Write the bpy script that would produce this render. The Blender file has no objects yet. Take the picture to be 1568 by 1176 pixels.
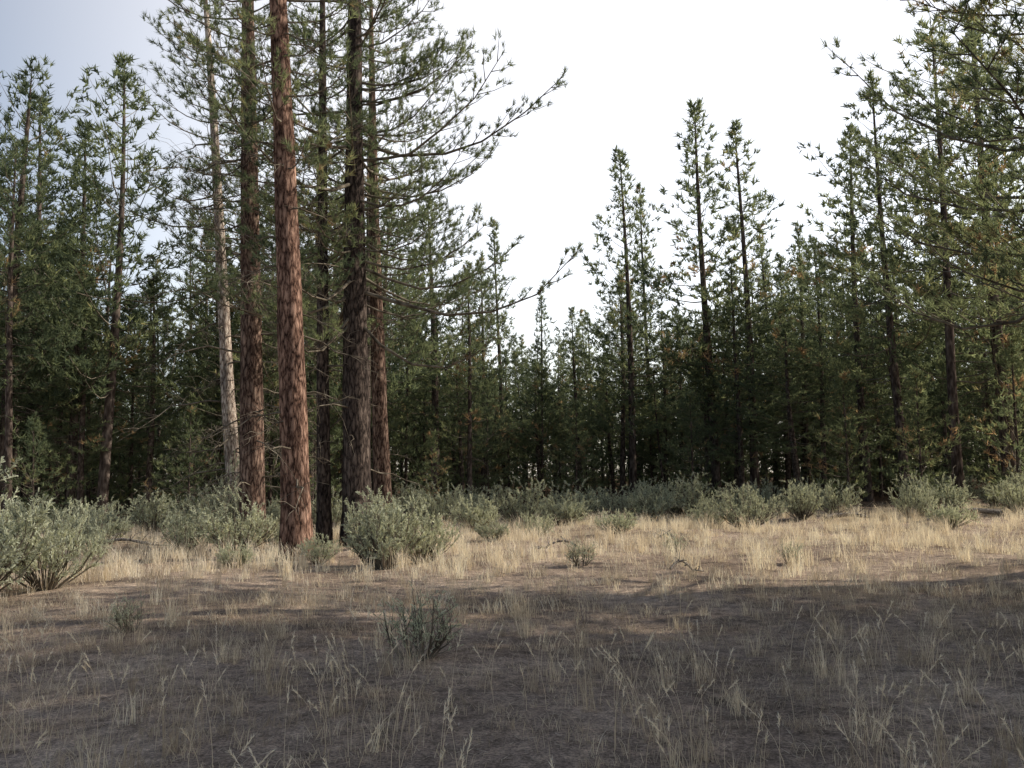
import bpy, math, random
import numpy as np
from mathutils import Matrix, Vector

scene = bpy.context.scene
scene.view_settings.view_transform = 'Standard'
scene.view_settings.look = 'None'
scene.view_settings.exposure = 0

# ------------------------------------------------------------------ ground height
def gh(x, y):
    x = np.asarray(x, float); y = np.asarray(y, float)
    r = np.sqrt(x*x + y*y)
    f = 1.0/(1.0 + (r/120.0)**4)
    h = 0.07*np.sin(x*0.31+0.6)*np.cos(y*0.27) + 0.045*np.sin(x*0.83+y*0.41) + 0.03*np.sin(y*1.13-x*0.35+1.0)
    h = h + 0.018*np.sin(x*2.3+y*1.7)*np.sin(y*2.9-x*0.8)
    return h*f

# ------------------------------------------------------------------ mesh helpers
class MB:
    def __init__(s):
        s.V=[]; s.Q=[]; s.T=[]; s.qm=[]; s.tm=[]; s.tone=[]; s.n=0
    def add(s, V, Q=None, T=None, mat=0, tone=0.5):
        V=np.asarray(V,float)
        s.V.append(V)
        if Q is not None and len(Q): s.Q.append(np.asarray(Q,int)+s.n); s.qm.append(np.full(len(Q),mat))
        if T is not None and len(T): s.T.append(np.asarray(T,int)+s.n); s.tm.append(np.full(len(T),mat))
        s.tone.append(np.broadcast_to(np.asarray(tone,float),(len(V),)).copy())
        s.n+=len(V)
    def tube(s, P, R, k=4, mat=0, tone=0.5, rough=0, rng=None):
        P=np.asarray(P,float); R=np.asarray(R,float); n=len(P)
        d=np.gradient(P,axis=0); d/=np.linalg.norm(d,axis=1)[:,None]+1e-9
        m=d.mean(axis=0)
        ref=np.array([1.,0,0]) if abs(m[2])>0.6*np.linalg.norm(m) else np.array([0,0,1.])
        a=np.cross(d,ref); a/=np.linalg.norm(a,axis=1)[:,None]+1e-9
        b=np.cross(d,a)
        th=np.arange(k)*2*math.pi/k
        rr=R[:,None]*np.ones(k)[None,:]
        if rough and rng is not None: rr=rr*(1+rough*rng.standard_normal((n,k)))
        V=P[:,None,:]+rr[...,None]*(np.cos(th)[None,:,None]*a[:,None,:]+np.sin(th)[None,:,None]*b[:,None,:])
        i=np.arange(n-1)[:,None]*k; j=np.arange(k)[None,:]; j2=(j+1)%k
        Q=np.stack([i+j,i+j2,i+k+j2,i+k+j],axis=-1).reshape(-1,4)
        s.add(V.reshape(-1,3),Q=Q,mat=mat,tone=tone)
    def mesh(s,name,mats,smooth=True):
        V=np.concatenate(s.V); tone=np.concatenate(s.tone)
        Q=np.concatenate(s.Q) if s.Q else np.zeros((0,4),int)
        T=np.concatenate(s.T) if s.T else np.zeros((0,3),int)
        mi=np.concatenate((s.qm if s.qm else [])+(s.tm if s.tm else [])).astype(np.int32)
        me=bpy.data.meshes.new(name)
        me.vertices.add(len(V)); me.vertices.foreach_set('co',V.astype(np.float32).ravel())
        L=np.concatenate([Q.ravel(),T.ravel()]).astype(np.int32)
        me.loops.add(len(L)); me.loops.foreach_set('vertex_index',L)
        st=np.concatenate([np.arange(len(Q))*4, len(Q)*4+np.arange(len(T))*3]).astype(np.int32)
        me.polygons.add(len(st)); me.polygons.foreach_set('loop_start',st)
        me.polygons.foreach_set('material_index',mi)
        sm=np.zeros(len(st),bool); sm[:len(Q)]=smooth
        me.polygons.foreach_set('use_smooth',sm)
        for m in mats: me.materials.append(m)
        me.update(calc_edges=True)
        at=me.attributes.new('tone','FLOAT','POINT'); at.data.foreach_set('value',tone.astype(np.float32))
        return me

def nrm(a): return a/(np.linalg.norm(a,axis=-1,keepdims=True)+1e-9)

def obj(name,me,loc=(0,0,0),rz=0,sc=1,parent=None,tilt=(0,0)):
    o=bpy.data.objects.new(name,me); scene.collection.objects.link(o)
    o.location=loc; o.rotation_euler=(tilt[0],tilt[1],rz)
    o.scale=(sc,sc,sc) if not hasattr(sc,'__len__') else sc
    if parent: o.parent=parent
    return o

# ------------------------------------------------------------------ materials
def newmat(name):
    m=bpy.data.materials.new(name); m.use_nodes=True
    nt=m.node_tree; nt.nodes.clear()
    return m,nt,nt.nodes,nt.links
def ramp(N,stops):
    r=N.new('ShaderNodeValToRGB'); cr=r.color_ramp
    while len(cr.elements)<len(stops): cr.elements.new(0.5)
    for e,(p,c) in zip(cr.elements,stops): e.position=p; e.color=(*c,1)
    return r

def leaf_mat(name,stops,trans=0.35,tcol=1.6,objvar=True):
    m,nt,N,L=newmat(name)
    at=N.new('ShaderNodeAttribute'); at.attribute_name='tone'
    r=ramp(N,stops)
    if objvar:
        oi=N.new('ShaderNodeObjectInfo')
        ma=N.new('ShaderNodeMath'); ma.operation='MULTIPLY_ADD'; ma.inputs[1].default_value=0.36; ma.inputs[2].default_value=-0.18
        L.new(oi.outputs['Random'],ma.inputs[0])
        ad=N.new('ShaderNodeMath'); ad.operation='ADD'; ad.use_clamp=True
        L.new(at.outputs['Fac'],ad.inputs[0]); L.new(ma.outputs[0],ad.inputs[1]); L.new(ad.outputs[0],r.inputs[0])
    else: L.new(at.outputs['Fac'],r.inputs[0])
    p=N.new('ShaderNodeBsdfDiffuse'); L.new(r.outputs[0],p.inputs['Color'])
    t=N.new('ShaderNodeBsdfTranslucent')
    mu=N.new('ShaderNodeMix'); mu.data_type='RGBA'; mu.blend_type='MULTIPLY'; mu.inputs[0].default_value=1
    L.new(r.outputs[0],mu.inputs[6]); mu.inputs[7].default_value=(tcol*1.05,tcol,tcol*0.8,1)
    L.new(mu.outputs[2],t.inputs['Color'])
    mx=N.new('ShaderNodeMixShader'); mx.inputs[0].default_value=trans
    L.new(p.outputs[0],mx.inputs[1]); L.new(t.outputs[0],mx.inputs[2])
    o=N.new('ShaderNodeOutputMaterial'); L.new(mx.outputs[0],o.inputs[0])
    return m

needle=leaf_mat('pine_needles',[(0,(0.068,0.088,0.058)),(0.45,(0.13,0.155,0.092)),(0.82,(0.21,0.23,0.125)),(1,(0.28,0.19,0.115))],0.48,1.8)
sage_leaf=leaf_mat('sage_leaves',[(0,(0.28,0.29,0.22)),(0.5,(0.47,0.485,0.36)),(1,(0.66,0.67,0.5))],0.35,1.2)
straw=leaf_mat('dry_straw',[(0,(0.22,0.175,0.14)),(0.35,(0.45,0.365,0.28)),(0.7,(0.8,0.69,0.54)),(0.92,(0.9,0.82,0.69)),(1,(0.27,0.3,0.16))],0.4,1.08,False)

def bark_mat(name,dark,mid,light,sx=9,sz=2.6,simple=False):
    m,nt,N,L=newmat(name)
    tc=N.new('ShaderNodeTexCoord'); mp=N.new('ShaderNodeMapping'); mp.inputs['Scale'].default_value=(sx,sx,sz)
    L.new(tc.outputs['Object'],mp.inputs[0])
    p=N.new('ShaderNodeBsdfDiffuse')
    o=N.new('ShaderNodeOutputMaterial'); L.new(p.outputs[0],o.inputs[0])
    if simple:
        nz=N.new('ShaderNodeTexNoise'); nz.inputs['Scale'].default_value=1.0; nz.inputs['Detail'].default_value=2
        L.new(mp.outputs[0],nz.inputs['Vector'])
        r=ramp(N,[(0.3,dark),(0.5,mid),(0.7,light)]); L.new(nz.outputs['Fac'],r.inputs[0]); L.new(r.outputs[0],p.inputs['Color'])
        return m
    nz=N.new('ShaderNodeTexNoise'); nz.inputs['Scale'].default_value=1.4; nz.inputs['Detail'].default_value=3
    L.new(mp.outputs[0],nz.inputs['Vector'])
    mm=N.new('ShaderNodeMix'); mm.data_type='RGBA'; mm.blend_type='LINEAR_LIGHT'; mm.inputs[0].default_value=0.42
    L.new(mp.outputs[0],mm.inputs[6]); L.new(nz.outputs['Color'],mm.inputs[7])
    vo=N.new('ShaderNodeTexVoronoi'); vo.feature='DISTANCE_TO_EDGE'; vo.inputs['Scale'].default_value=1.0
    L.new(mm.outputs[2],vo.inputs['Vector'])
    n2=N.new('ShaderNodeTexNoise'); n2.inputs['Scale'].default_value=3; n2.inputs['Detail'].default_value=6; n2.inputs['Roughness'].default_value=.7
    L.new(mp.outputs[0],n2.inputs['Vector'])
    # broad patches of darker old bark
    n3=N.new('ShaderNodeTexNoise'); n3.inputs['Scale'].default_value=.35; n3.inputs['Detail'].default_value=2
    L.new(mp.outputs[0],n3.inputs['Vector'])
    r=ramp(N,[(0.0,dark),(0.12,mid),(0.42,light)])
    sub=N.new('ShaderNodeMath'); sub.operation='MULTIPLY_ADD'; sub.inputs[1].default_value=0.95
    L.new(n2.outputs['Fac'],sub.inputs[0])
    s2=N.new('ShaderNodeMath'); s2.operation='SUBTRACT'; s2.inputs[1].default_value=0.42
    L.new(vo.outputs['Distance'],s2.inputs[0]); L.new(s2.outputs[0],sub.inputs[2])
    L.new(sub.outputs[0],r.inputs[0])
    pr=ramp(N,[(0.38,(.5,.5,.51)),(0.6,(1.1,1.08,1.05))]); L.new(n3.outputs['Fac'],pr.inputs[0])
    pm=N.new('ShaderNodeMix'); pm.data_type='RGBA'; pm.blend_type='MULTIPLY'; pm.inputs[0].default_value=1
    L.new(r.outputs[0],pm.inputs[6]); L.new(pr.outputs[0],pm.inputs[7])
    L.new(pm.outputs[2],p.inputs['Color'])
    b=N.new('ShaderNodeBump'); b.inputs['Strength'].default_value=0.7; b.inputs['Distance'].default_value=0.035
    L.new(sub.outputs[0],b.inputs['Height']); L.new(b.outputs[0],p.inputs['Normal'])
    return m
bark_red=bark_mat('ponderosa_bark_red',(0.028,0.019,0.016),(0.135,0.077,0.057),(0.4,0.255,0.19))
bark_brown=bark_mat('ponderosa_bark_brown',(0.023,0.017,0.015),(0.11,0.068,0.053),(0.33,0.23,0.175))
bark_sunlit=bark_mat('ponderosa_bark_sunlit',(0.07,0.055,0.048),(0.3,0.23,0.185),(0.66,0.57,0.48))  # strong sunlight on the leaning trunk, painted in as lighter bark colours
bark_dark=bark_mat('ponderosa_bark_dark',(0.018,0.015,0.014),(0.06,0.046,0.04),(0.16,0.125,0.105))
bark_far=bark_mat('pine_bark_grey',(0.03,0.022,0.018),(0.085,0.063,0.052),(0.18,0.14,0.115),10,3,True)
twig=bark_mat('twig_bark',(0.06,0.05,0.038),(0.15,0.125,0.095),(0.26,0.22,0.17),5,5,True)
wood=bark_mat('weathered_wood',(0.08,0.065,0.05),(0.22,0.19,0.16),(0.36,0.32,0.27),20,20,True)

# ground
m,nt,N,L=newmat('forest_floor')
geo=N.new('ShaderNodeNewGeometry')
n1=N.new('ShaderNodeTexNoise'); n1.inputs['Scale'].default_value=0.45; n1.inputs['Detail'].default_value=3
n2=N.new('ShaderNodeTexNoise'); n2.inputs['Scale'].default_value=7; n2.inputs['Detail'].default_value=5; n2.inputs['Roughness'].default_value=0.7
n3=N.new('ShaderNodeTexNoise'); n3.inputs['Scale'].default_value=45; n3.inputs['Detail'].default_value=4; n3.inputs['Roughness'].default_value=0.8
for n in (n1,n2,n3): L.new(geo.outputs['Position'],n.inputs['Vector'])
r1=ramp(N,[(0.3,(0.22,0.175,0.14)),(0.5,(0.35,0.28,0.225)),(0.7,(0.52,0.425,0.345))]); L.new(n1.outputs['Fac'],r1.inputs[0])
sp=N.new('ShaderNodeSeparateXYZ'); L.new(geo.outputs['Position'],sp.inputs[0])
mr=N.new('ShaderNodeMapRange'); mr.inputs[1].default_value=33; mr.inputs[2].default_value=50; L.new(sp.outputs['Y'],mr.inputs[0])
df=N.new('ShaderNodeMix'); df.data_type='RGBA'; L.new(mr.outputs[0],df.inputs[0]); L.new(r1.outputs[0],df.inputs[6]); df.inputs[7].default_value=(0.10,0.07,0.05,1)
r2=ramp(N,[(0.3,(0.42,0.4,0.38)),(0.5,(0.88,0.85,0.83)),(0.68,(1.4,1.34,1.24))]); L.new(n2.outputs['Fac'],r2.inputs[0])
r3=ramp(N,[(0.35,(0.32,0.3,0.28)),(0.5,(0.95,0.93,0.9)),(0.62,(1.6,1.5,1.4))]); L.new(n3.outputs['Fac'],r3.inputs[0])
a=N.new('ShaderNodeMix'); a.data_type='RGBA'; a.blend_type='MULTIPLY'; a.inputs[0].default_value=1
L.new(df.outputs[2],a.inputs[6]); L.new(r2.outputs[0],a.inputs[7])
b2=N.new('ShaderNodeMix'); b2.data_type='RGBA'; b2.blend_type='MULTIPLY'; b2.inputs[0].default_value=0.85
L.new(a.outputs[2],b2.inputs[6]); L.new(r3.outputs[0],b2.inputs[7])
p=N.new('ShaderNodeBsdfDiffuse')
L.new(b2.outputs[2],p.inputs['Color'])
ad=N.new('ShaderNodeMath'); ad.operation='ADD'; L.new(n2.outputs['Fac'],ad.inputs[0]); L.new(n3.outputs['Fac'],ad.inputs[1])
bp=N.new('ShaderNodeBump'); bp.inputs['Strength'].default_value=0.5; bp.inputs['Distance'].default_value=0.04
L.new(ad.outputs[0],bp.inputs['Height']); L.new(bp.outputs[0],p.inputs['Normal'])
o=N.new('ShaderNodeOutputMaterial'); L.new(p.outputs[0],o.inputs[0])
floor=m

# ------------------------------------------------------------------ ground sheet
n=321
t=np.linspace(-1,1,n); ax=np.sinh(t*6.2)/math.sinh(6.2)*2500
X,Y=np.meshgrid(ax,ax+12.0,indexing='xy')
Z=gh(X,Y)
V=np.stack([X,Y,Z],-1).reshape(-1,3)
i=np.arange(n-1)[:,None]*n; j=np.arange(n-1)[None,:]
Q=np.stack([i+j,i+j+1,i+n+j+1,i+n+j],-1).reshape(-1,4)
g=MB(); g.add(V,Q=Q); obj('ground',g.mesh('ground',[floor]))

# ------------------------------------------------------------------ pine builder
def pine(name,H,r0,cb,R,seed,nbr,blades=10,blen=0.26,bw=0.02,lean=(0,0),curve=0.0,dead=12,bark=None,
         shape=0.85,twd=2.6,k=8,droop=0.12,tdens=5.0,deadlen=1.6,bias=None,low=0.55,up0=-4,lump=0.25,s0=.28,lift=.25):
    rng=np.random.default_rng(seed)
    mb=MB()
    nt_=26 if k>10 else 14
    tt=np.linspace(0,1,nt_)
    ph=rng.uniform(0,6)
    def cen(t_):
        t_=np.asarray(t_,float)
        return np.stack([lean[0]*t_*H+curve*np.sin(t_*3.1+ph)-curve*math.sin(ph), lean[1]*t_*H+curve*0.6*np.sin(t_*4+ph*2)-curve*0.6*math.sin(ph*2), t_*H],-1)
    P=cen(tt); P[0,2]=-0.25
    Rr=r0*(1-tt)**0.75*0.95+0.012
    Rr=Rr+r0*0.28*np.exp(-tt*H/0.5)
    mb.tube(P,Rr,k=k,mat=0,rough=0.035,rng=rng)
    tp=[];td=[];tn=[]
    up=np.array([0,0,1.])
    az=rng.uniform(0,6)
    p1,p2,p3=rng.uniform(0,6,3)
    for bi in range(nbr):
        u=(bi+rng.uniform(-.5,.5))/nbr; u=min(max(u,0),0.985)
        z=cb+(H-cb)*u
        az+=2.4+rng.normal(0,.35)
        if bias is not None and rng.random()<bias[1] : az=bias[0]+rng.normal(0,0.55)
        prof=(1-u)**shape*min(1.0,low+u*2.2)
        lf=1+lump*(math.sin(z*1.7+p1+1.3*math.sin(az+p2))+.6*math.sin(2*az+z*.9+p3))
        Lb=min(max(0.3,R*prof*rng.uniform(0.65,1.15)*lf),R*1.08)
        e=math.radians(up0+46*u**1.3+rng.normal(0,7))
        d=np.array([math.cos(az),math.sin(az),0])
        s=np.linspace(0,1,6)
        wob=rng.normal(0,0.03*Lb,(6,3)); wob[0]=0; wob=np.cumsum(wob,0)*0.5
        c=cen(z/H)
        dr=droop*rng.uniform(0.5,1.5)*(1-u)
        B=c+ (d*math.cos(e))[None,:]*Lb*s[:,None]+up[None,:]*(Lb*(math.sin(e)*s - dr*np.sin(s*math.pi)*1.0+lift*s**2.5))[:,None]+wob
        rb=(0.006+0.0095*Lb)
        mb.tube(B,np.maximum(rb*(1-s*0.85),0.004),k=5 if k>10 else 3,mat=1)
        bt=rng.normal(0.45,0.15)
        if rng.random()<0.03: bt=1.0
        side=np.array([-d[1],d[0],0])
        ntw=int(max(3,Lb*twd))
        s0_=s0 if Lb>1.3 else 0.08
        for ti in range(ntw):
            sp=s0_+(1-s0_)*(ti+rng.uniform(0,1))/ntw
            fi=sp*5; i0=min(int(fi),4); q=B[i0]+(B[i0+1]-B[i0])*(fi-i0)
            sg=1 if (ti%2)==0 else -1
            td_=nrm(d*rng.uniform(0.35,0.9)+side*sg*rng.uniform(0.4,1.0)+up*rng.uniform(-0.05,0.6))
            tl=min(Lb,3.2)*(0.16+0.3*(1-sp))*rng.uniform(0.6,1.3)+0.08
            ss=np.array([0,.5,1.])
            TW=q+td_*tl*ss[:,None]+up*(0.25*tl*ss**2)[:,None]+rng.normal(0,.02*tl,(3,3))*ss[:,None]
            if k>10: mb.tube(TW,np.array([0.009,0.006,0.003])*(0.7+0.2*Lb),k=3,mat=1)
            nf=max(2,int(tl*tdens+rng.uniform(0,1)))
            for f in range(nf):
                w=1-0.7*(f/nf)
                pp=TW[0]+(TW[2]-TW[0])*w
                if f>0: 
                    off=rng.normal(0,0.08,3)*min(1,tl*2); off[2]=abs(off[2]); pp=pp+off
                dd=nrm(TW[2]-TW[1]+up*0.2*tl+rng.normal(0,.35,3)*np.linalg.norm(TW[2]-TW[1]))
                tp.append(pp); td.append(dd); tn.append(bt+rng.normal(0,.1))
        tp.append(B[5]); td.append(nrm(B[5]-B[4])); tn.append(bt)
    for q in range(5):
        tp.append(cen(1-0.02*q)); td.append(nrm(up+rng.normal(0,.4,3))); tn.append(.5)
    for bi in range(dead):
        z=rng.uniform(max(1.2,cb*0.2),cb+(H-cb)*0.35)
        a_=rng.uniform(0,6.28); d=np.array([math.cos(a_),math.sin(a_),0])
        Lb=deadlen*rng.uniform(0.3,1.3); s=np.linspace(0,1,7)
        wob=rng.normal(0,0.06*Lb,(7,3)); wob[0]=0; wob=np.cumsum(wob,0)*0.6
        B=cen(z/H)+d*Lb*s[:,None]+up*(Lb*(rng.uniform(-.25,.1)*s-rng.uniform(0,.35)*s**2))[:,None]+wob
        mb.tube(B,np.maximum((0.009+.009*Lb)*(1-s*.9),.004),k=4 if k>10 else 3,mat=1)
        if k<=10: continue
        for q in range(int(2+Lb*4)):
            i0=rng.integers(2,6); dd=nrm(d*0.5+rng.normal(0,.6,3)); l2=Lb*rng.uniform(.12,.4)
            mb.tube(np.array([B[i0],B[i0]+dd*l2*.5+rng.normal(0,.04,3),B[i0]+dd*l2-up*l2*.2]),np.array([.008,.006,.003]),k=3,mat=1)
    tp=np.array(tp);td=np.array(td);tn=np.array(tn)
    c=np.repeat(tp,blades,0); d=np.repeat(td,blades,0); K=len(c)
    dirs=nrm(d*0.75+rng.standard_normal((K,3))*0.48+up*0.12)
    base=c-d*(rng.random((K,1))*blen*0.5)+rng.standard_normal((K,3))*0.01
    ln=blen*rng.uniform(0.55,1.1,(K,1))
    side=nrm(np.cross(dirs,rng.standard_normal((K,3))))*bw*0.5
    V=np.stack([base-side,base+side,base+dirs*ln+side*0.3],1).reshape(-1,3)
    T=np.arange(K*3).reshape(-1,3)
    tone=np.repeat(np.repeat(tn,blades)+rng.normal(0,.05,K),3)
    mb.add(V,T=T,mat=2,tone=tone)
    return mb.mesh(name,[bark or bark_far,twig,needle])

R_=random.Random(5)
def place(me,x,y,rz=None,sc=1,name='pine_tree',parent=None,tilt=(0,0)):
    return obj(name,me,(x,y,float(gh(x,y))),R_.uniform(0,6.28) if rz is None else rz,sc,parent,tilt)

HB=dict(blades=17,blen=0.22,bw=0.019,k=22,tdens=6,twd=2.8)
A=pine('ponderosa_a',26,0.34,8.6,3.4,11,80,lean=(-0.038,0),dead=44,bark=bark_red,curve=.1,deadlen=1.7,**HB)
B=pine('ponderosa_b',27,0.38,8.0,3.8,12,84,lean=(-0.012,0),dead=60,bark=bark_brown,curve=.08,deadlen=2.4,**HB)
C=pine('ponderosa_c',24,0.27,8.5,3.6,13,76,lean=(-0.10,0),dead=56,bark=bark_sunlit,curve=.25,deadlen=2.8,**HB)
D=pine('ponderosa_d',21,0.2,6.8,3.0,14,66,lean=(-0.02,0),dead=34,bark=bark_dark,curve=.12,deadlen=1.6,**HB)
E=pine('ponderosa_e',23,0.42,6.0,5.6,15,124,lean=(-0.006,0),dead=34,bark=bark_dark,curve=.08,deadlen=2.0,bias=(0.0,0.4),droop=.18,low=.7,up0=-10,**HB)
F=pine('ponderosa_f',20,0.3,6.0,3.6,16,66,lean=(-0.02,0),dead=24,bark=bark_brown,curve=.1,deadlen=1.6,**HB)
place(A,-4.9,20.2,0,name='ponderosa_pine')
place(B,-7.75,26.5,0,name='ponderosa_pine')
place(C,-9.6,31,0,name='ponderosa_pine')
place(D,-5.2,24.5,0,name='ponderosa_pine')
place(E,-4.3,24.5,0,name='ponderosa_pine')
place(F,-4.3,29.5,0,name='ponderosa_pine')

MP=[]
for i_,(Rr,cb,sh,nb,dens) in enumerate([(3.5,3.6,.8,94,5.6),(3.8,5.5,.7,78,5.6),(3.0,3.0,.9,94,5.6),(3.7,7,.6,70,5.4),(3.2,4.6,.8,80,5.4),(4.4,4.6,.65,86,5.4)]):
    MP.append(pine('pine_proto_%d'%i_,20,0.2 if i_!=5 else .27,cb,Rr,40+i_,nb,blades=6,blen=0.37,bw=0.064,shape=sh,tdens=dens,dead=12,deadlen=1.8,
       lean=(R_.uniform(-.015,.005),R_.uniform(-.01,.01)),curve=.18,bark=bark_far,k=8,droop=.1,low=.6,up0=2,lump=.33,s0=.34,lift=.38))
YP=[]
for i_ in range(3):
    YP.append(pine('young_pine_proto_%d'%i_,7,0.07,0.3,2.0,60+i_,60,blades=6,blen=0.3,bw=0.05,shape=.7,dead=0,curve=.05,bark=bark_far,k=6,droop=.05,deadlen=.6,low=.8,up0=8,lift=.35,lump=.3))
PP=[pine('pole_pine_proto_%d'%i_,17,0.12,6.0,2.2,70+i_,52,blades=6,blen=.34,bw=.055,dead=18,curve=.22,bark=bark_far,k=6,deadlen=1.2,lump=.4,lift=.35) for i_ in range(3)]

def mid(x,y,H,p,rz=None,w=1.0):
    s=H/20.0; return place(MP[p],x,y,rz,(s*w,s*w,s),name='pine_tree')
for x,y,H,p,w in [(-0.7,62,20.0,2,.95),(6.9,52,21.3,0,1.1),(9.4,60,21.5,2,.9),(11.3,50,23.2,0,1.2),(12.9,48,21.2,4,1.2),
    (17.6,60,18.8,2,1.1),(17.8,54,17,4,1.2),(16.6,48,14.5,1,1.1),(18.2,46,19.8,0,1.2),(17.3,39.5,19.9,1,1.1),(21.4,38.5,22,5,1.1),(17.9,36.0,20.5,3,1.1),
    (23.4,42,24,4,1.2),(-1.9,55,15.5,2,1.1),(2.2,70,16.8,2,1),(-16.4,35.5,19.5,1,1.2),(-18.4,37,17.5,0,1.2),(-20.5,36,19.5,5,1.1),(-14.0,42,15,4,1.2),
    (-18.7,33,15,3,1.1),(-23,42,21,0,1.2),(-11.8,40,18.5,5,1.),(-4.2,47,17,5,1.1),(-6.6,40,18,1,1.1),(-2.2,44,12.5,4,1.2),(-9.5,44,20,3,1.1)]:
    mid(x,y,H,p,w=w)
for x,y,s in [(15.6,34.2,.75),(19.6,34.6,.95),(22.6,37.5,1.15),(14.2,38,.8),(-12.4,34,.65),(-17,31.6,.6),(-21.5,33,.95),(-8.2,37,.7),(8.8,44,.8),(3.2,46,.75),(-3.4,37,.5)]:
    place(YP[int(s*100)%3],x,y,None,(s*1.1,s*1.1,s),'young_pine_tree')
CT=pine('ponderosa_g',21,0.3,4.9,5.2,17,124,lean=(0,0),dead=12,bark=bark_dark,curve=.1,deadlen=1.6,bias=(2.8,0.5),droop=.14,low=.75,**HB)
place(CT,10.7,14.6,0,name='ponderosa_pine')
for x,y,H,p in [(16,11.0,20,1),(14,8.5,18,5),(20,14,21,0),(24,12.5,20,5),(19,9,20,4),(27,15.5,21,1),(30,14,22,5),(11,4,17,0),(15,4.5,19,2),(22,6,20,5),(26,8,21,0),
    (33,16.5,21,5),(36,16,21,1),(12,-1,18,5),(18,0,20,1),(24,1,20,0),(30,7,21,4),(40,18,22,5),(38,12,20,1),(9,-6,18,4),
    (12.5,6,16,0),(17,6.5,18,0),(20.5,11.5,18,2),(24,14.5,17,2),(28,11,20,0),(9.5,0.5,15,2),(13.5,1.5,18,0),(20,3,21,5),(16,-4,20,0),(22,-3,21,5),
    (34,9,21,5),(26,4,20,0)]:
    mid(x,y,H,p,w=1.15)

forest=bpy.data.objects.new('distant_pine_forest',None); scene.collection.objects.link(forest)
us=np.array([-900,0,100,190,240,300,520,650,700,740,800,880,925,1000,1150,1200,1250,1300,1350,1568,2500])
cp=np.array([.5,.46,.46,.40,.30,.42,.40,.28,.24,.2,.185,.195,.235,.24,.26,.27,.31,.37,.41,.5,.5])
def cap(x,y): return float(np.interp(784+1358*x/max(y,1),us,cp))
def ok(x,y):
    yb=np.interp(x,[-60,-12,-6,0,10,15,22,60],[30,36,44,50,50,40,40,56])
    q=y-0.405*x; q2=y-.25*x
    if -7<x<50 and 32.0<q2<35.4 : return False
    return y>yb and (x<12 or q>29.5)
pts=[]
rf=random.Random(77)
cnt=0
while cnt<500:
    y=30+72*rf.random()**1.1; x=rf.uniform(-0.72*y-10,0.78*y+10)
    if not ok(x,y): continue
    if any((x-a_)**2+(y-b_)**2<1.5**2 for a_,b_ in pts): continue
    pts.append((x,y)); cnt+=1
    d=y; hm=1.6+d*cap(x,y)
    typ=rf.random()
    if typ<0.36:
        s=rf.uniform(.45,1.5); place(rf.choice(YP),x,y,None,s,'young_pine',forest)
    elif typ<0.54:
        H=min(rf.uniform(10,19),hm*rf.uniform(.55,.97)); s=H/17; place(rf.choice(PP),x,y,None,(max(s,.8),max(s,.8),s),'pine_pole',forest,tilt=(rf.gauss(0,.03),rf.gauss(-.01,.03)))
    else:
        H=min(rf.uniform(12,24),hm*rf.uniform(.58,1.0)); s=H/20; w=max(s,.7)*rf.uniform(.8,1.4)
        place(rf.choice(MP),x,y,None,(w,w,s),'forest_pine',forest,tilt=(rf.gauss(0,.016),rf.gauss(-.008,.016)))
for i_ in range(100):
    y=rf.uniform(98,110); x=-85+i_*1.8+rf.uniform(-1,1); s=rf.uniform(.9,1.9); place(rf.choice(YP),x,y,None,(s*1.4,s*1.4,s),'young_pine',forest)
for i_ in range(80):
    y=rf.uniform(54,70); x=-42+i_*1.15+rf.uniform(-1,1); s=rf.uniform(.5,1.1); place(rf.choice(YP),x,y,None,(s*1.4,s*1.4,s),'young_pine',forest)

# ------------------------------------------------------------------ sagebrush
def sage(name,seed,W=0.75,Hh=1.1,stems=46,leaves=11000,lw=.0065):
    rng=np.random.default_rng(seed); mb=MB(); up=np.array([0,0,1.])
    tips=[];dirs=[]
    for s_ in range(stems):
        a_=rng.uniform(0,6.28); sp=math.sqrt(rng.random()); h=Hh*(1-.45*sp*sp)*rng.uniform(.55,1.2)
        e=np.array([math.cos(a_)*W*sp,math.sin(a_)*W*sp,h])
        s=np.linspace(0,1,5)[:,None]
        P=np.array([math.cos(a_)*.08,math.sin(a_)*.08,-.05])*(1-s)+e*s
        P[:,:2]*=(1+.25*np.sin(s*math.pi)); P+=rng.normal(0,.025,(5,3))*s
        mb.tube(P,np.array([.016,.012,.009,.006,.003]),k=4,mat=0)
        for q in range(8):
            w=rng.uniform(.3,1); fi=w*4; i0=min(int(fi),3); b=P[i0]+(P[i0+1]-P[i0])*(fi-i0)
            dd=nrm(rng.normal(0,.5,3)+up*rng.uniform(.5,1.1)+np.array([e[0],e[1],0])*.5); l=rng.uniform(.1,.28)
            mb.tube(np.array([b,b+dd*l*.5,b+dd*l+up*.02]),np.array([.004,.003,.0015]),k=3,mat=0)
            tips.append(b);dirs.append(dd*l)
    tips=np.array(tips);dirs=np.array(dirs); K=leaves
    idx=rng.integers(0,len(tips),K); w=rng.uniform(.15,1.05,(K,1))
    st=rng.normal(.5,.16,len(tips))
    b=tips[idx]+dirs[idx]*w
    d=nrm(nrm(dirs[idx])*.8+rng.standard_normal((K,3))*.5+up*.25); ln=rng.uniform(.025,.055,(K,1))
    sd=nrm(np.cross(d,rng.standard_normal((K,3))))*lw
    V=np.stack([b-sd*.5,b+d*ln-sd,b+d*ln+sd,b+sd*.5],1).reshape(-1,3)
    mb.add(V,Q=np.arange(K*4).reshape(-1,4),mat=1,tone=np.repeat(st[idx]+rng.normal(0,.08,K),4))
    return mb.mesh(name,[twig,sage_leaf],smooth=False)
SG=[sage('sage_proto_%d'%i_,90+i_,*[(0.75,1.1),(0.9,1.0),(.65,1.2),(.7,.8)][i_]) for i_ in range(4)]
SPARSE=sage('sage_proto_sparse',99,.36,.55,18,1100,.0055)
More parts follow.
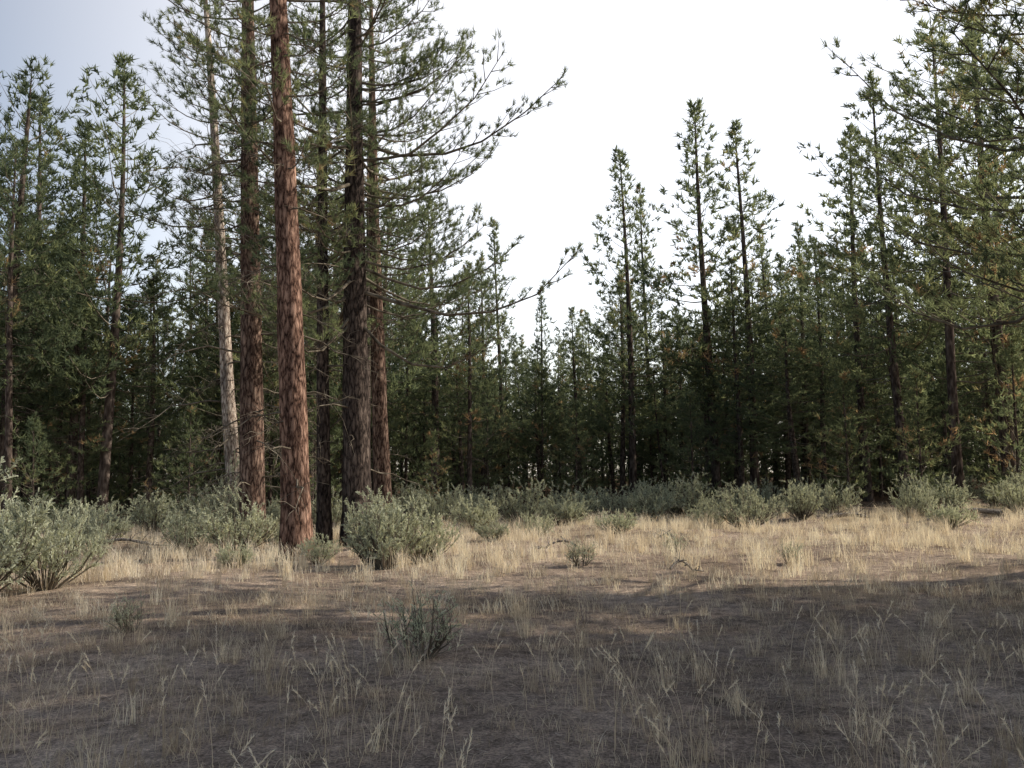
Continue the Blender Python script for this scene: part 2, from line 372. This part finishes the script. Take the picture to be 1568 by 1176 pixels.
rs=random.Random(9)
def sg(x,y,h,w,p=None):
    p=rs.randrange(4) if p is None else p
    hb=[1.25,1.15,1.35,.95][p]; wb=[1.7,2.0,1.5,1.6][p]
    return obj('sagebrush',SG[p],(x,y,float(gh(x,y))),rs.uniform(0,6.28),(w/wb,w/wb,h/hb))
for a_ in [(-7.9,13,2.0,2.6,0),(-8.9,14.5,1.9,2.4,2),(-7.4,14.2,1.5,1.8,1),(-6.7,21.5,1.6,2.3,0),(-8.2,22.5,1.3,1.8,1),(-2.5,17.3,1.6,1.9,2),(-1.9,18.2,1.3,1.6,0),(-3.0,18.6,1.5,1.5,2),(-12.6,25.5,1.1,1.8,1),(-11.4,25,1.,1.6,3),
  (-10.0,28,1.7,1.8,2),(-9.2,29.2,2.5,1.8,0),(-14.5,31,1.4,2.2,1),(-15.5,29,1.3,2.0,0),(-12.5,31,1.5,2.2,2),(-2.6,30,1.7,2.6,1),(-1.2,28,1.2,1.9,3),(0.2,31,1.8,2.6,1),(2.1,34,1.5,2.8,0),(1.6,30,1.1,2.0,3),
  (4.1,34,1.5,2.6,1),(6.6,34,1.8,2.3,2),(5.4,36,1.5,2.8,1),(6.75,26.2,1.4,2.3,1),(6.0,27.4,1.1,1.6,0),(9.6,30,1.4,1.8,2),(13.3,30.0,1.5,1.8,0),(12.3,25.4,.8,1.6,3),(19,33.2,1.9,2.2,0),(17.6,31.0,1.5,2.2,1),
  (2.8,24.6,.7,1.4,3),(-4,30,1.5,2,0),(-5.8,28,1.6,2.2,1),(-3.3,22.8,1.2,1.6,0),(11.5,32,1.4,2,1),(15,31.5,1.4,2.2,3),(-6.0,23.6,1.,1.6,3),(-5.6,17.9,.55,.8,3),
  (-13.4,22,1.3,1.8,0),(8.2,33,1.4,2.1,2),(-9.6,20.2,.8,1.3,1),(-11.2,18.2,1.2,1.7,2),(-4.2,19.2,.7,1.1,1),(-10.8,22.6,1.2,1.6,0),(.6,25.5,.8,1.3,1),(-.6,22.5,.6,1.0,3)]:
    sg(*a_)
for x,y,sc in [(-0.95,8.6,1.0),(-4.2,9.8,.6),(5.2,17,.7),(3.4,19,.7),(1.2,16.5,.8)]:
    obj('sagebrush',SPARSE,(x,y,float(gh(x,y))),rs.uniform(0,6),sc)
for i_ in range(48):
    y=rs.uniform(33,45); x=rs.uniform(-26,26); sg(x,y,rs.uniform(.7,1.7),rs.uniform(1.4,2.8))

# ------------------------------------------------------------------ grass (one mass)
rng=np.random.default_rng(3)
def patch(x,y): return np.sin(x*.9+1.3*np.sin(y*.5))*np.cos(y*.75+.8*np.sin(x*.6))*.5+.5
def blades_mesh(cx,cy,nb,h,spread,leanv,wid,tone,mb):
    K=len(cx)*nb
    X=np.repeat(cx,nb)+rng.normal(0,1,K)*np.repeat(spread,nb)*.35; Y=np.repeat(cy,nb)+rng.normal(0,1,K)*np.repeat(spread,nb)*.35
    Hh=np.repeat(h,nb)*rng.uniform(.45,1.15,K)
    b=np.stack([X,Y,gh(X,Y)-.01],-1)
    a_=rng.uniform(0,6.28,K); ln=leanv*rng.uniform(.1,1.2,K)*Hh
    ld=np.stack([np.cos(a_),np.sin(a_),np.zeros(K)],-1)
    up=np.array([0,0,1.])
    m_=b+ld*(ln*.35)[:,None]+up*(Hh*.6)[:,None]
    e=b+ld*ln[:,None]+up*(Hh*(1-.25*leanv*rng.random(K)))[:,None]
    w=np.repeat(wid,nb) 
    a2=rng.uniform(0,6.28,K); sd=np.stack([np.cos(a2),np.sin(a2),np.zeros(K)],-1)*(w*.5)[:,None]
    V=np.stack([b-sd,b+sd,m_+sd*.8,m_-sd*.8,e],1).reshape(-1,3)
    base=np.arange(K)[:,None]*5
    Q=base+np.array([[0,1,2,3]]); T=base+np.array([[3,2,4]])
    mb.add(V,Q=Q,T=T,mat=0,tone=np.repeat(np.clip(np.repeat(tone,nb)+rng.normal(0,.1,K),0,.93),5))
gm=MB()
def scatter(n_,y0,y1,marg=5):
    y=np.sqrt(rng.random(n_)*(y1**2-y0**2)+y0**2); x=(rng.random(n_)*2-1)*(y*.68+marg); return x,y
x,y=scatter(8500,2.2,13,3); k_=rng.random(len(x))<patch(x,y)*.8+.2; x=x[k_];y=y[k_]
blades_mesh(x,y,14,rng.uniform(.04,.17,len(x)),rng.uniform(.08,.25,len(x)),1.1,np.full(len(x),.004),rng.normal(.33,.16,len(x)),gm)
x,y=scatter(9500,11,36,4); k_=rng.random(len(x))<patch(x,y)*.85+.12; x=x[k_];y=y[k_]
blades_mesh(x,y,15,rng.uniform(.06,.26,len(x)),rng.uniform(.12,.35,len(x)),.8,np.full(len(x),.007),rng.normal(.6,.18,len(x)),gm)
x,y=scatter(3600,15.0,34,2); k_=(rng.random(len(x))<patch(x*1.3+2,y)**1.5); x=x[k_];y=y[k_]
blades_mesh(x,y,34,rng.uniform(.2,.6,len(x)),rng.uniform(.12,.3,len(x)),.5,np.full(len(x),.0075),rng.normal(.75,.15,len(x)),gm)
x,y=scatter(300,3.4,15,2)
blades_mesh(x,y,28,rng.uniform(.2,.45,len(x)),rng.uniform(.08,.16,len(x)),.5,np.full(len(x),.004),rng.normal(.5,.15,len(x)),gm)
K=60000
x,y=scatter(K,2.0,22,3); a_=rng.uniform(0,6.28,K); l=rng.uniform(.04,.13,K)
d=np.stack([np.cos(a_),np.sin(a_),rng.normal(0,.18,K)],-1)*l[:,None]; s_=np.stack([-np.sin(a_),np.cos(a_),np.zeros(K)],-1)*.003
b=np.stack([x,y,gh(x,y)+.012],-1)
gm.add(np.stack([b-s_,b+s_,b+d],1).reshape(-1,3),T=np.arange(K*3).reshape(-1,3),tone=np.repeat(np.clip(rng.normal(.35,.2,K),0,.93),3))
def stalks(n_,y0,y1,h0,h1,wid):
    x,y=scatter(n_,y0,y1,1.5)
    for X_,Y_ in zip(x,y):
        for q in range(rng.integers(1,4)):
            h=rng.uniform(h0,h1); a_=rng.uniform(0,6.28); le=rng.uniform(.1,.5)*h
            bx=X_+rng.normal(0,.06); by=Y_+rng.normal(0,.06)
            s=np.linspace(0,1,5)
            P=np.stack([bx+math.cos(a_)*le*s**2,by+math.sin(a_)*le*s**2,gh(bx,by)-.02+h*s*(1-.12*s)],-1)
            gm.tube(P,np.array([1,.9,.7,.6,.4])*wid*.5,k=3,tone=.62)
            K=26; w=rng.uniform(.78,1.0,(K,1)); c=P[3]+(P[4]-P[3])*((w-.75)/.25)
            dd=nrm(nrm(P[4]-P[3])*1.0+rng.normal(0,.35,(K,3)))*.03
            sd=nrm(np.cross(dd,rng.standard_normal((K,3))))*wid*1.0
            gm.add(np.stack([c-sd*.6,c+sd*.6,c+dd],1).reshape(-1,3),T=np.arange(K*3).reshape(-1,3),tone=.85)
stalks(220,2.6,8,.3,.65,.0042)
stalks(260,8,28,.4,.75,.006)
obj('dry_grass',gm.mesh('dry_grass',[straw],smooth=False))

# ------------------------------------------------------------------ fallen branches
def fallen(x,y,Ln,rz,seed,r=.05):
    rg=np.random.default_rng(seed); mb=MB(); s=np.linspace(0,1,8)
    P=np.stack([s*Ln,rg.normal(0,.05*Ln,8)*s,.08+.1*np.sin(s*5)+.05*rg.random(8)],-1)
    mb.tube(P,r*(1-.8*s)+.008,k=7,rough=.06,rng=rg)
    for q in range(9):
        i0=rg.integers(1,7); d=nrm(np.array([.5,rg.normal(0,.6),abs(rg.normal(0,.5))])); l=Ln*rg.uniform(.12,.3)
        mb.tube(np.array([P[i0],P[i0]+d*l*.5+rg.normal(0,.04,3),P[i0]+d*l]),np.array([.016,.011,.004]),k=4)
    obj('fallen_branch',mb.mesh('fallen_branch',[wood]),(x,y,float(gh(x,y))),rz)
for i_,(x,y,l,rz,r) in enumerate([(10.2,29.5,2.6,.2,.09),(1.3,19.5,1.2,2.4,.02),(14.5,28,2.4,2.9,.07),(-7.2,24.5,2.5,.4,.05),(7.5,33,3,.1,.1),(-11,23.8,1.8,.1,.05),(2.6,15.2,.8,.7,.015),(3.8,21.5,1.2,1.9,.03),(16.5,30.5,3,3.3,.1)]):
    fallen(x,y,l,rz,200+i_,r)

# ------------------------------------------------------------------ light
phi=math.radians(76); el=math.radians(31)
S=Vector((math.cos(el)*math.sin(phi),math.cos(el)*math.cos(phi),math.sin(el)))
sd=bpy.data.lights.new('sun','SUN'); sd.energy=5.0; sd.angle=math.radians(.53); sd.color=(1,.95,.85)
so=bpy.data.objects.new('sun',sd); scene.collection.objects.link(so); so.rotation_euler=S.to_track_quat('Z','Y').to_euler()
w=bpy.data.worlds.new('World'); scene.world=w; w.use_nodes=True
N=w.node_tree.nodes; L=w.node_tree.links; N.clear()
sk=N.new('ShaderNodeTexSky'); sk.sky_type='NISHITA'; sk.sun_disc=False; sk.sun_elevation=el; sk.sun_rotation=phi
sk.air_density=1.0; sk.dust_density=1.0; sk.ozone_density=1.0
tc=N.new('ShaderNodeTexCoord')
vm=N.new('ShaderNodeVectorMath'); vm.operation='DOT_PRODUCT'; vm.inputs[1].default_value=Vector((S.x,S.y,.05)).normalized()
L.new(tc.outputs['Generated'],vm.inputs[0])
mr=N.new('ShaderNodeMapRange'); mr.inputs[1].default_value=-.5; mr.inputs[2].default_value=.18; mr.inputs[3].default_value=0; mr.inputs[4].default_value=1; mr.interpolation_type='SMOOTHSTEP'
L.new(vm.outputs['Value'],mr.inputs[0])
sx=N.new('ShaderNodeSeparateXYZ'); L.new(tc.outputs['Generated'],sx.inputs[0])
m2=N.new('ShaderNodeMapRange'); m2.inputs[1].default_value=.54; m2.inputs[2].default_value=.62; m2.inputs[3].default_value=1; m2.inputs[4].default_value=0; m2.interpolation_type='SMOOTHSTEP'
L.new(sx.outputs['Z'],m2.inputs[0])
mp_=N.new('ShaderNodeMath'); mp_.operation='MULTIPLY'; L.new(mr.outputs[0],mp_.inputs[0]); L.new(m2.outputs[0],mp_.inputs[1])
mx=N.new('ShaderNodeMix'); mx.data_type='RGBA'; mx.blend_type='ADD'; mx.clamp_result=False
L.new(mp_.outputs[0],mx.inputs[0]); L.new(sk.outputs[0],mx.inputs[6]); mx.inputs[7].default_value=(7.4,6.8,6.1,1)
bg=N.new('ShaderNodeBackground'); bg.inputs[1].default_value=0.13
ow=N.new('ShaderNodeOutputWorld'); L.new(mx.outputs[2],bg.inputs[0]); L.new(bg.outputs[0],ow.inputs[0])

# ------------------------------------------------------------------ camera
cd=bpy.data.cameras.new('camera'); cd.sensor_width=36; cd.lens=31.2; cd.clip_end=6000; cd.clip_start=.05
co=bpy.data.objects.new('camera',cd); scene.collection.objects.link(co)
M=Matrix.Rotation(math.radians(96.0),4,'X')@Matrix.Rotation(math.radians(-1.2),4,'Z')
co.matrix_world=Matrix.Translation((0,0,1.6+float(gh(0,0))))@M
scene.camera=co
